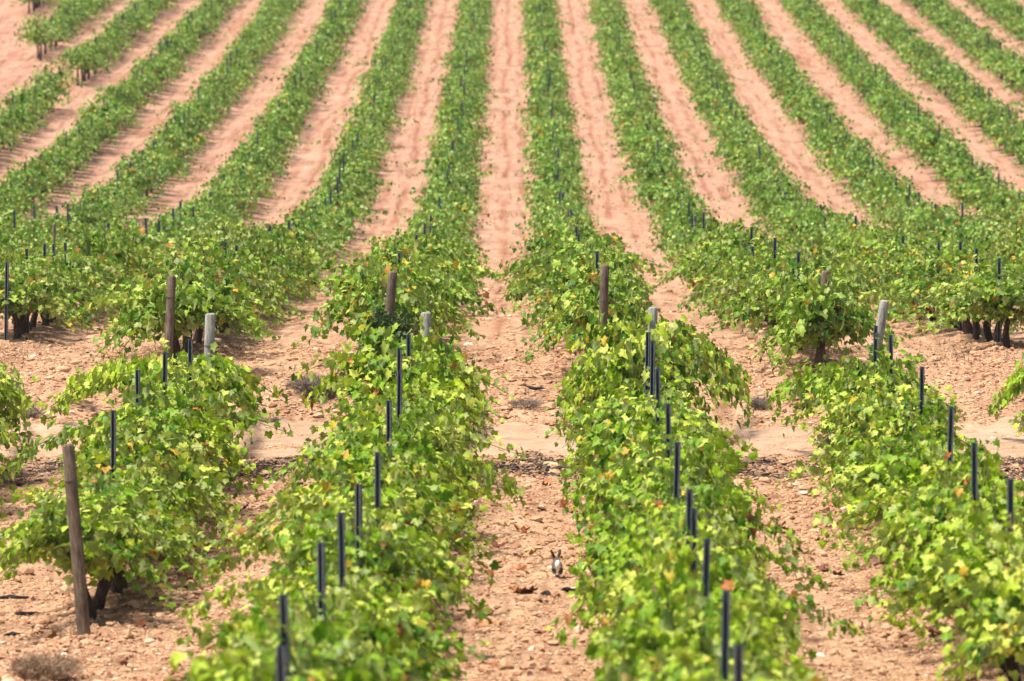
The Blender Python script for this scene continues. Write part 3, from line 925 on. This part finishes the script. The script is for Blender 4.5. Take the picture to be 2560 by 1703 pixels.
x1, y1_ = seen_xy(120000, 34.5, 84)
p = row_phase(x1, y1_)
dens = 0.35 + 0.5 * np.exp(-((p - 0.55) / 0.45) ** 2) + 0.9 * vnoise(x1 / 0.9, y1_ / 1.4, 41) + 0.3 * vnoise(x1 / 0.3, y1_ / 0.5, 42)
dens = np.where((y1_ > 73.7) & (y1_ < 76.1), 0.16 + 0.5 * vnoise(x1 / 1.1, y1_ / 0.3, 44), dens)
dens = np.where((y1_ > 76.1) & (y1_ < 80), dens + 0.25, dens)
kp = RNG.random(len(x1)) < np.clip(dens, 0.05, 1)
x1, y1_ = x1[kp], y1_[kp]
rad = np.clip(RNG.lognormal(math.log(0.016), 0.62, len(x1)), 0.007, 0.085)
tag(link('stones', scatter_stones('stones', x1, y1_, rad, np.clip(RNG.normal(0.48, 0.22, len(x1)), 0, 1), M_STONE)), 'pale stones and clods strewn over the bare soil', 'stones', kind='stuff')
x1, y1_ = seen_xy(330000, 34.5, 86)
p = row_phase(x1, y1_)
dens = 0.45 + 0.25 * np.exp(-((p - 0.5) / 0.45) ** 2) + 1.1 * vnoise(x1 / 0.5, y1_ / 0.7, 45) + 0.6 * vnoise(x1 / 0.2, y1_ / 0.3, 46)
kp = RNG.random(len(x1)) < np.clip(np.where((y1_ > 73.4) & (y1_ < 76.4), 0.5 * dens, dens), 0.04, 1)
x1, y1_ = x1[kp], y1_[kp]
x2, y2 = seen_xy(26000, 73.2, 76.6)                     # grit on the track
x1 = np.concatenate([x1, x2]); y1_ = np.concatenate([y1_, y2])
tag(link('pebbles', scatter_stones('pebbles', x1, y1_, np.clip(RNG.lognormal(math.log(0.0125), 0.4, len(x1)), 0.006, 0.03), np.clip(RNG.normal(0.42, 0.24, len(x1)), 0, 1), M_STONE, small=True)), 'fine pebbles and crumbs of earth covering the bare soil', 'pebbles', kind='stuff')
x1, y1_ = seen_xy(26000, 80, 150)
rad = np.clip(RNG.lognormal(math.log(0.026), 0.5, len(x1)), 0.01, 0.09)
kp = vnoise(x1 / 1.2, y1_ / 2, 43) + 0.5 > RNG.random(len(x1))
x1, y1_, rad = x1[kp], y1_[kp], rad[kp]
tag(link('clods', scatter_stones('clods', x1, y1_, rad, np.clip(RNG.normal(0.5, 0.22, len(x1)), 0, 1), M_STONE)), 'small earth clods scattered between the far rows', 'clods', kind='stuff')
# charred prunings by the track
x1, y1_ = seen_xy(60000, 68.5, 73.6)
kp = RNG.random(len(x1)) < char_mask(x1, y1_) ** 1.5
x1, y1_ = x1[kp], y1_[kp]
tag(link('charred_debris', scatter_stones('charred_debris', x1, y1_, np.clip(RNG.lognormal(math.log(0.013), 0.5, len(x1)), 0.006, 0.04), RNG.random(len(x1)) ** 2, M_CHAR, 0.5, 0.1, jag=0.7)),
    'black charred prunings strewn along the near edge of the track', 'debris', kind='stuff')
# dry leaf litter, fine
x1, y1_ = seen_xy(16000, 35, 84)
p = row_phase(x1, y1_)
kp = RNG.random(len(x1)) < np.clip(0.15 + 0.8 * np.exp(-((p - 0.5) / 0.45) ** 2) + 1.2 * vnoise(x1 / 0.8, y1_ / 1.5, 51), 0, 1) * np.where((y1_ > 73.5) & (y1_ < 76.3), 0.1, 1)
x1, y1_ = x1[kp], y1_[kp]; n = len(x1)
pos = np.stack([x1, y1_, ground_z(x1, y1_) + 0.02], 1)
V, lo, sz, at = leaf_cloud(pos, np.stack([RNG.normal(0, 1, n), RNG.normal(0, 1, n), RNG.normal(0, 0.3, n)], 1), np.stack([RNG.normal(0, 0.4, n), RNG.normal(0, 0.4, n), np.ones(n)], 1),
                           RNG.uniform(0.03, 0.075, n), RNG.random(n), KITE_V, KITE_F)
tag(link('leaf_litter', mesh_from('leaf_litter', V, lo, sz, M_LITTER, False, at)), 'fine dry brown leaf litter lying on the soil under the vines', 'litter', kind='stuff')


def curled_leaf(seed):
    g = np.random.default_rng(seed)
    V = LEAF_V.copy(); V[:, 1] -= 0.4
    V[:, 2] = 0.9 * V[:, 0] ** 2 + g.uniform(0.3, 0.8) * V[:, 1] ** 2 + g.normal(0, 0.06, len(V))
    flat = np.concatenate([np.array(f) for f in LEAF_F])
    return mesh_from('fallen_leaf', V * 0.13, flat, [len(f) for f in LEAF_F], M_FALLEN, False)


CL = [curled_leaf(i) for i in range(5)]
spots = {'in the alley where the rabbit runs': [(1316, 1260), (1318, 1291), (1355, 1274), (1366, 1214), (1300, 1327), (1310, 1333), (1240, 1360), (1365, 1395), (1440, 1386), (1328, 1398), (1300, 1437), (1318, 1480),
                                       (1224, 1533), (1206, 1573), (1236, 1568), (1360, 1596), (1315, 1685), (1302, 1388), (1370, 1205), (1290, 1480)],
         'in the alley at the right': [(2075, 1268), (2110, 1275), (1955, 1325), (2030, 1390), (2060, 1416), (2190, 1343), (2050, 1355), (1965, 1330), (2310, 1550), (2340, 1600), (2265, 1440), (2100, 1440), (2230, 1545)],
         'in the alley at the left': [(380, 1470), (470, 1448), (362, 1438), (395, 1420), (350, 1570), (610, 1275), (590, 1360), (100, 1590), (120, 1575), (460, 1320), (640, 1316), (310, 1545), (130, 1600)]}
for where, pts in spots.items():
    for n, (px, py) in enumerate(pts):
        x, y = from_pixel(px, py)
        o = link('fallen_leaf', CL[n % 5], None, (x, y, gz(x, y) + 0.012), (RNG.normal(0, 0.2), RNG.normal(0, 0.2), RNG.random() * 6.28))
        o.scale = (RNG.uniform(0.8, 1.35),) * 3
        tag(o, 'curled dry russet leaf lying on the bare soil %s' % where, 'fallen leaf', 'fallen leaves ' + where)

# larger single stones and dark sticks
for px, py, r, lab in ((1448, 1578, 0.075, 'large white stone at the edge of the rabbit alley'), (2062, 1395, 0.06, 'pale rounded stone lying in the alley at right'), (2030, 1380, 0.05, 'flat pale stone in the alley at right'),
                       (330, 1525, 0.07, 'pinkish stone beside the trunk of the left near row'), (155, 925, 0.11, 'reddish stone on the bare headland at left'), (190, 910, 0.08, 'pale stone on the bare headland at left'),
                       (370, 1605, 0.07, 'cream stone on the soil right of the tall brown post')):
    x, y = from_pixel(px, py)
    g = np.random.default_rng(int(px))
    V = ICO * (1 + 0.3 * (g.random((12, 1)) - 0.5)) * r * np.array([1.3, 1.0, 0.7])
    mb = MB(); mb.add(V, ICO_F.tolist())
    me = mb.mesh('stone', [M_STONE], True)
    a = me.attributes.new('tint', 'FLOAT', 'POINT'); a.data.foreach_set('value', np.full(12, 0.96 if 'white' in lab or 'cream' in lab else 0.75, np.float32))
    o = link('stone', me, None, (x, y, gz(x, y) + r * 0.25), (0, 0, g.random() * 6))
    md = o.modifiers.new('round', 'SUBSURF'); md.levels = 1; md.render_levels = 2
    tag(o, lab, 'stone')
for px, py, L, lab in ((1372, 1485, 0.085, 'short dark charred stick on the soil below the rabbit, left one'), (1424, 1480, 0.085, 'slim dark charred stick on the soil below the rabbit, right one'), (30, 1497, 0.24, 'dark gnarled chunk of wood on the soil left of the tall post'),
                    (60, 1540, 0.12, 'dark broken twig lying left of the tall brown post'), (30, 1585, 0.12, 'grey-black stick near the bottom left dry bush'), (1330, 972, 0.2, 'dark stick lying in the central alley behind the track')):
    x, y = from_pixel(px, py)
    g = np.random.default_rng(int(px) + 5); mb = MB()
    P = np.stack([np.linspace(-L, L, 6), g.normal(0, 0.02, 6), 0.02 + g.normal(0, 0.008, 6)], 1)
    mb.tube(P, 0.022 * np.array([0.4, 0.9, 1.2, 1.0, 0.8, 0.3]), 7, wob=0.6, rng=g)
    o = link('charred_stick', mb.mesh('charred_stick', [M_CHAR]), None, (x, y, gz(x, y)), (0, 0, g.normal(0, 0.4)))
    tag(o, lab, 'stick')


# ------------------------------------------------------------------ dry shrubs, straw, bramble
def shrub(px, py, w, h, label, mat, seed, n=260):
    g = np.random.default_rng(seed)
    x, y = from_pixel(px, py)
    mb = MB()
    for i in range(n):
        a = g.random() * 6.283; r0 = g.random() * w * 0.25
        st = np.array([r0 * math.cos(a), r0 * math.sin(a), -0.02])
        sp = g.uniform(0.3, 1.0); hh = h * g.uniform(0.45, 1.0) * (1 - 0.35 * sp)
        en = np.array([math.cos(a) * w * 0.5 * sp, math.sin(a) * w * 0.5 * sp, hh])
        md = (st + en) / 2 + np.array([0, 0, hh * 0.2]) + g.normal(0, 0.02, 3)
        mb.tube([st, md, en], [0.004, 0.003, 0.0015], 3, cap=False, rng=g)
        for q_ in range(4):
            s0 = md + (en - md) * g.random(); mb.tube([s0, s0 + np.array([g.normal(0, 0.05), g.normal(0, 0.05), abs(g.normal(0.03, 0.03))])], [0.0028, 0.0012], 3, cap=False, rng=g)
    o = link('dry_shrub', mb.mesh('dry_shrub', [mat]), None, (x, y, gz(x, y)))
    tag(o, label, 'shrub')
    return o


shrub(795, 985, 1.0, 0.36, 'grey-brown dry shrub on the headland between the left rows', M_TWIG, 61, 420)
shrub(1902, 1012, 0.42, 0.17, 'small grey tuft on the headland between the right rows', M_TWIG, 62, 110)
shrub(2088, 1138, 0.40, 0.36, 'dry grey shrub on the near edge of the track beside a vine', M_TWIG, 63, 260)
shrub(110, 1725, 0.75, 0.30, 'brown dry bush on the soil below the tall brown post', M_STRAW, 64, 420)
shrub(165, 1610, 0.45, 0.16, 'sparse dry weed around the foot of the tall brown post', M_STRAW, 65, 22)
shrub(1315, 1020, 0.55, 0.08, 'low dry weed patch in the central alley behind the track', M_TWIG, 66, 90)
shrub(60, 1040, 0.5, 0.12, 'low grey weed under the vine at the left edge', M_TWIG, 67, 120)
shrub(675, 1058, 0.4, 0.08, 'flat dark weed on the stony ground behind the left vines', M_TWIG, 68, 60)

# straw under the trunks at the left front of the far block
mb = MB(); g = np.random.default_rng(71)
for i in range(2600):
    px = g.uniform(-20, 760) if i % 3 else g.uniform(2260, 2580)
    y = 81 + abs(g.normal(0, 4.0)); x = (px - VPX) * y / F
    if g.random() > np.exp(-(row_phase(np.array([x]), np.array([y]))[0] / 0.8) ** 2): continue
    z = float(base_z(x, y)); L = g.uniform(0.08, 0.28); a = g.random() * 6.28; e = g.uniform(0.1, 0.9)
    p0 = np.array([x, y, z]); d_ = np.array([math.cos(a) * (1 - e), math.sin(a) * (1 - e), e])
    mb.tube([p0, p0 + d_ * L * 0.6, p0 + d_ * L + np.array([0, 0, -0.03])], [0.004, 0.003, 0.0015], 3, cap=False, rng=g)
tag(link('dry_grass', mb.mesh('dry_grass', [M_STRAW])), 'dry straw and dead grass under the front vines of the far block', 'dry grass', kind='stuff')

# dark bramble at the foot of the second wooden post
g = np.random.default_rng(81)
root = bpy.data.objects.new('bramble_bush', None); C.objects.link(root)
bx, by = far_x(-1, 78.2) + 0.08, 77.9
root.location = (bx, by, gz(bx, by))
tag(root, 'dark green bramble bush at the foot of a wooden post', 'bush')
n = 1500
d_ = g.normal(0, 1, (n, 3)); d_ /= np.linalg.norm(d_, axis=1, keepdims=True)
pos = d_ * (g.random((n, 1)) ** 0.45) * np.array([0.38, 0.30, 0.34]) * (1 + 0.25 * np.sin(d_[:, :1] * 5 + d_[:, 2:] * 4)) + np.array([0, 0, 0.80])
V, lo, sz, at = leaf_cloud(pos, d_ + g.normal(0, 0.7, (n, 3)), d_ * 0.6 + np.array([0, 0, 0.7]) + g.normal(0, 0.4, (n, 3)), g.uniform(0.03, 0.06, n), g.random(n), LEAF_V, LEAF_F)
link('foliage', mesh_from('foliage', V, lo, sz, M_BRAMBLE, False, at), root)
mb = MB()
for i in range(26):
    e = d_[i] * np.array([0.3, 0.28, 0.3]) + np.array([0, 0, 0.80]); mb.tube([(0, 0, -0.05), e * np.array([0.5, 0.5, 0.6]), e], [0.008, 0.006, 0.002], 4, rng=g)
link('stem', mb.mesh('stem', [M_CANE]), root)

# the vine that climbs over the fourth wooden post
fol, trunk = vine_meshes(950, M_LEAF_MID, shoots=34, hgt=1.05, wide=0.55, span=0.3, core=300)
y = 78.15; place_vine(fol, trunk, far_x(1, y) + 0.02, y, 'dense dark-trunked vine heaped over a wooden end post', None, 0.0, (1.05, 1.0, 1.10))

# ------------------------------------------------------------------ the rabbit
M_FUR, t, out = new_mat('rabbit_fur')
tc = N(t, 'ShaderNodeTexCoord'); n1 = noise(t, 60, 4, 0.7, tc.outputs['Object'])
r = ramp(t, [(0.3, (0.045, 0.035, 0.028)), (0.7, (0.135, 0.105, 0.08))]); t.links.new(n1.outputs[0], r.inputs[0]); bsdf(t, out, r.outputs[0], 0.95, n1.outputs[0], 0.4, 0.004, 0.1)
M_WFUR, t, out = new_mat('rabbit_white_fur')
tc = N(t, 'ShaderNodeTexCoord'); n1 = noise(t, 60, 4, 0.7, tc.outputs['Object'])
r = ramp(t, [(0.3, (0.62, 0.58, 0.54)), (0.7, (0.86, 0.84, 0.81))]); t.links.new(n1.outputs[0], r.inputs[0]); bsdf(t, out, r.outputs[0], 0.95, n1.outputs[0], 0.4, 0.004, 0.1)
M_TIP, t, out = new_mat('rabbit_ear_tip'); bsdf(t, out, (0.014, 0.011, 0.010), 0.95)


def skin_mesh(name, verts, edges, radii, root_i, mats, sub=2):
    me = bpy.data.meshes.new(name); me.from_pydata(verts, edges, []); me.update()
    o = bpy.data.objects.new(name, me); C.objects.link(o)
    sk = o.modifiers.new('skin', 'SKIN'); sk.use_smooth_shade = True
    for i, rr in enumerate(radii): me.skin_vertices[0].data[i].radius = rr if isinstance(rr, tuple) else (rr, rr)
    me.skin_vertices[0].data[root_i].use_root = True
    sb = o.modifiers.new('sub', 'SUBSURF'); sb.levels = sub; sb.render_levels = sub
    dg = bpy.context.evaluated_depsgraph_get(); dg.update()
    new = bpy.data.meshes.new_from_object(o.evaluated_get(dg))
    bpy.data.objects.remove(o); new.name = name
    new.materials.clear()
    for m_ in mats: new.materials.append(m_)
    return new


# facing away (+Y), rump towards the camera, ears up
rv = [(0, 0.00, 0.105), (0, 0.06, 0.118), (0, 0.13, 0.115), (0, 0.18, 0.130), (0, 0.215, 0.160), (0, 0.255, 0.165), (0, 0.285, 0.152),   # 0-6 rump, loin, chest, neck, head, muzzle
      (-0.022, -0.005, 0.095), (-0.030, 0.02, 0.066), (-0.026, -0.02, 0.036), (-0.026, -0.025, 0.010), (-0.028, 0.04, 0.008),              # 7-11 left hind: haunch, knee, hock, heel, toes
      (0.022, -0.005, 0.095), (0.030, 0.02, 0.066), (0.026, -0.02, 0.036), (0.026, -0.025, 0.010), (0.028, 0.04, 0.008),                   # 12-16 right hind
      (-0.022, 0.155, 0.085), (-0.022, 0.150, 0.045), (-0.022, 0.165, 0.010), (0.022, 0.155, 0.085), (0.022, 0.150, 0.045), (0.022, 0.165, 0.010),  # 17-22 fore legs
      (-0.018, 0.225, 0.185), (-0.030, 0.212, 0.215), (-0.046, 0.200, 0.248), (-0.053, 0.192, 0.268),                                       # 23-26 left ear
      (0.016, 0.225, 0.185), (0.024, 0.212, 0.215), (0.032, 0.200, 0.250), (0.036, 0.192, 0.272)]                                          # 27-30 right ear
re_ = [(0, 1), (1, 2), (2, 3), (3, 4), (4, 5), (5, 6), (0, 7), (7, 8), (8, 9), (9, 10), (10, 11), (0, 12), (12, 13), (13, 14), (14, 15), (15, 16),
       (2, 17), (17, 18), (18, 19), (2, 20), (20, 21), (21, 22), (4, 23), (23, 24), (24, 25), (25, 26), (4, 27), (27, 28), (28, 29), (29, 30)]
rr_ = [0.052, 0.052, 0.046, 0.036, 0.034, 0.030, 0.016, 0.036, 0.028, 0.013, 0.010, 0.009, 0.036, 0.028, 0.013, 0.010, 0.009,
       0.018, 0.010, 0.008, 0.018, 0.010, 0.008, (0.013, 0.010), (0.024, 0.011), (0.022, 0.010), (0.008, 0.006), (0.013, 0.010), (0.024, 0.011), (0.022, 0.010), (0.008, 0.006)]
body = skin_mesh('rabbit', rv, re_, rr_, 0, [M_FUR, M_WFUR, M_TIP])
for pg in body.polygons:
    c = pg.center
    pg.use_smooth = True
    if c.z < 0.034 or (c.y < 0.0 and abs(c.x) < 0.014): pg.material_index = 1
    elif c.z > 0.255: pg.material_index = 2
rx, ry = from_pixel(1394, 1450)
rab = link('rabbit', body, None, (rx, ry, gz(rx, ry) + 0.004), (0, 0, 0.05), (1.16, 1.0, 1.02))
tag(rab, 'small grey-brown rabbit running away with ears up and white tail raised', 'rabbit')
tl = skin_mesh('tail', [(0, -0.046, 0.075), (0, -0.060, 0.112), (0, -0.056, 0.155), (0, -0.046, 0.184)], [(0, 1), (1, 2), (2, 3)], [0.012, 0.024, 0.026, 0.014], 0, [M_WFUR])
link('tail', tl, rab)

# ------------------------------------------------------------------ haze over the vineyard
m, t, out = new_mat('haze')
pv = N(t, 'ShaderNodeVolumePrincipled'); pv.inputs['Color'].default_value = (0.93, 0.95, 1.0, 1); pv.inputs['Density'].default_value = 0.00010
pv.inputs['Anisotropy'].default_value = 0.2
t.links.new(pv.outputs[0], out.inputs['Volume'])
mb = MB()
V = [(x, y, z) for z in (-4.5, 24.0) for x, y in ((-1000, -300), (1000, -300), (1000, 1700), (-1000, 1700))]
mb.add(V, [[3, 2, 1, 0], [4, 5, 6, 7], [0, 1, 5, 4], [1, 2, 6, 5], [2, 3, 7, 6], [3, 0, 4, 7]])
tag(link('haze', mb.mesh('haze', [m])), 'thin pale summer haze over the vineyard', 'haze', kind='stuff')
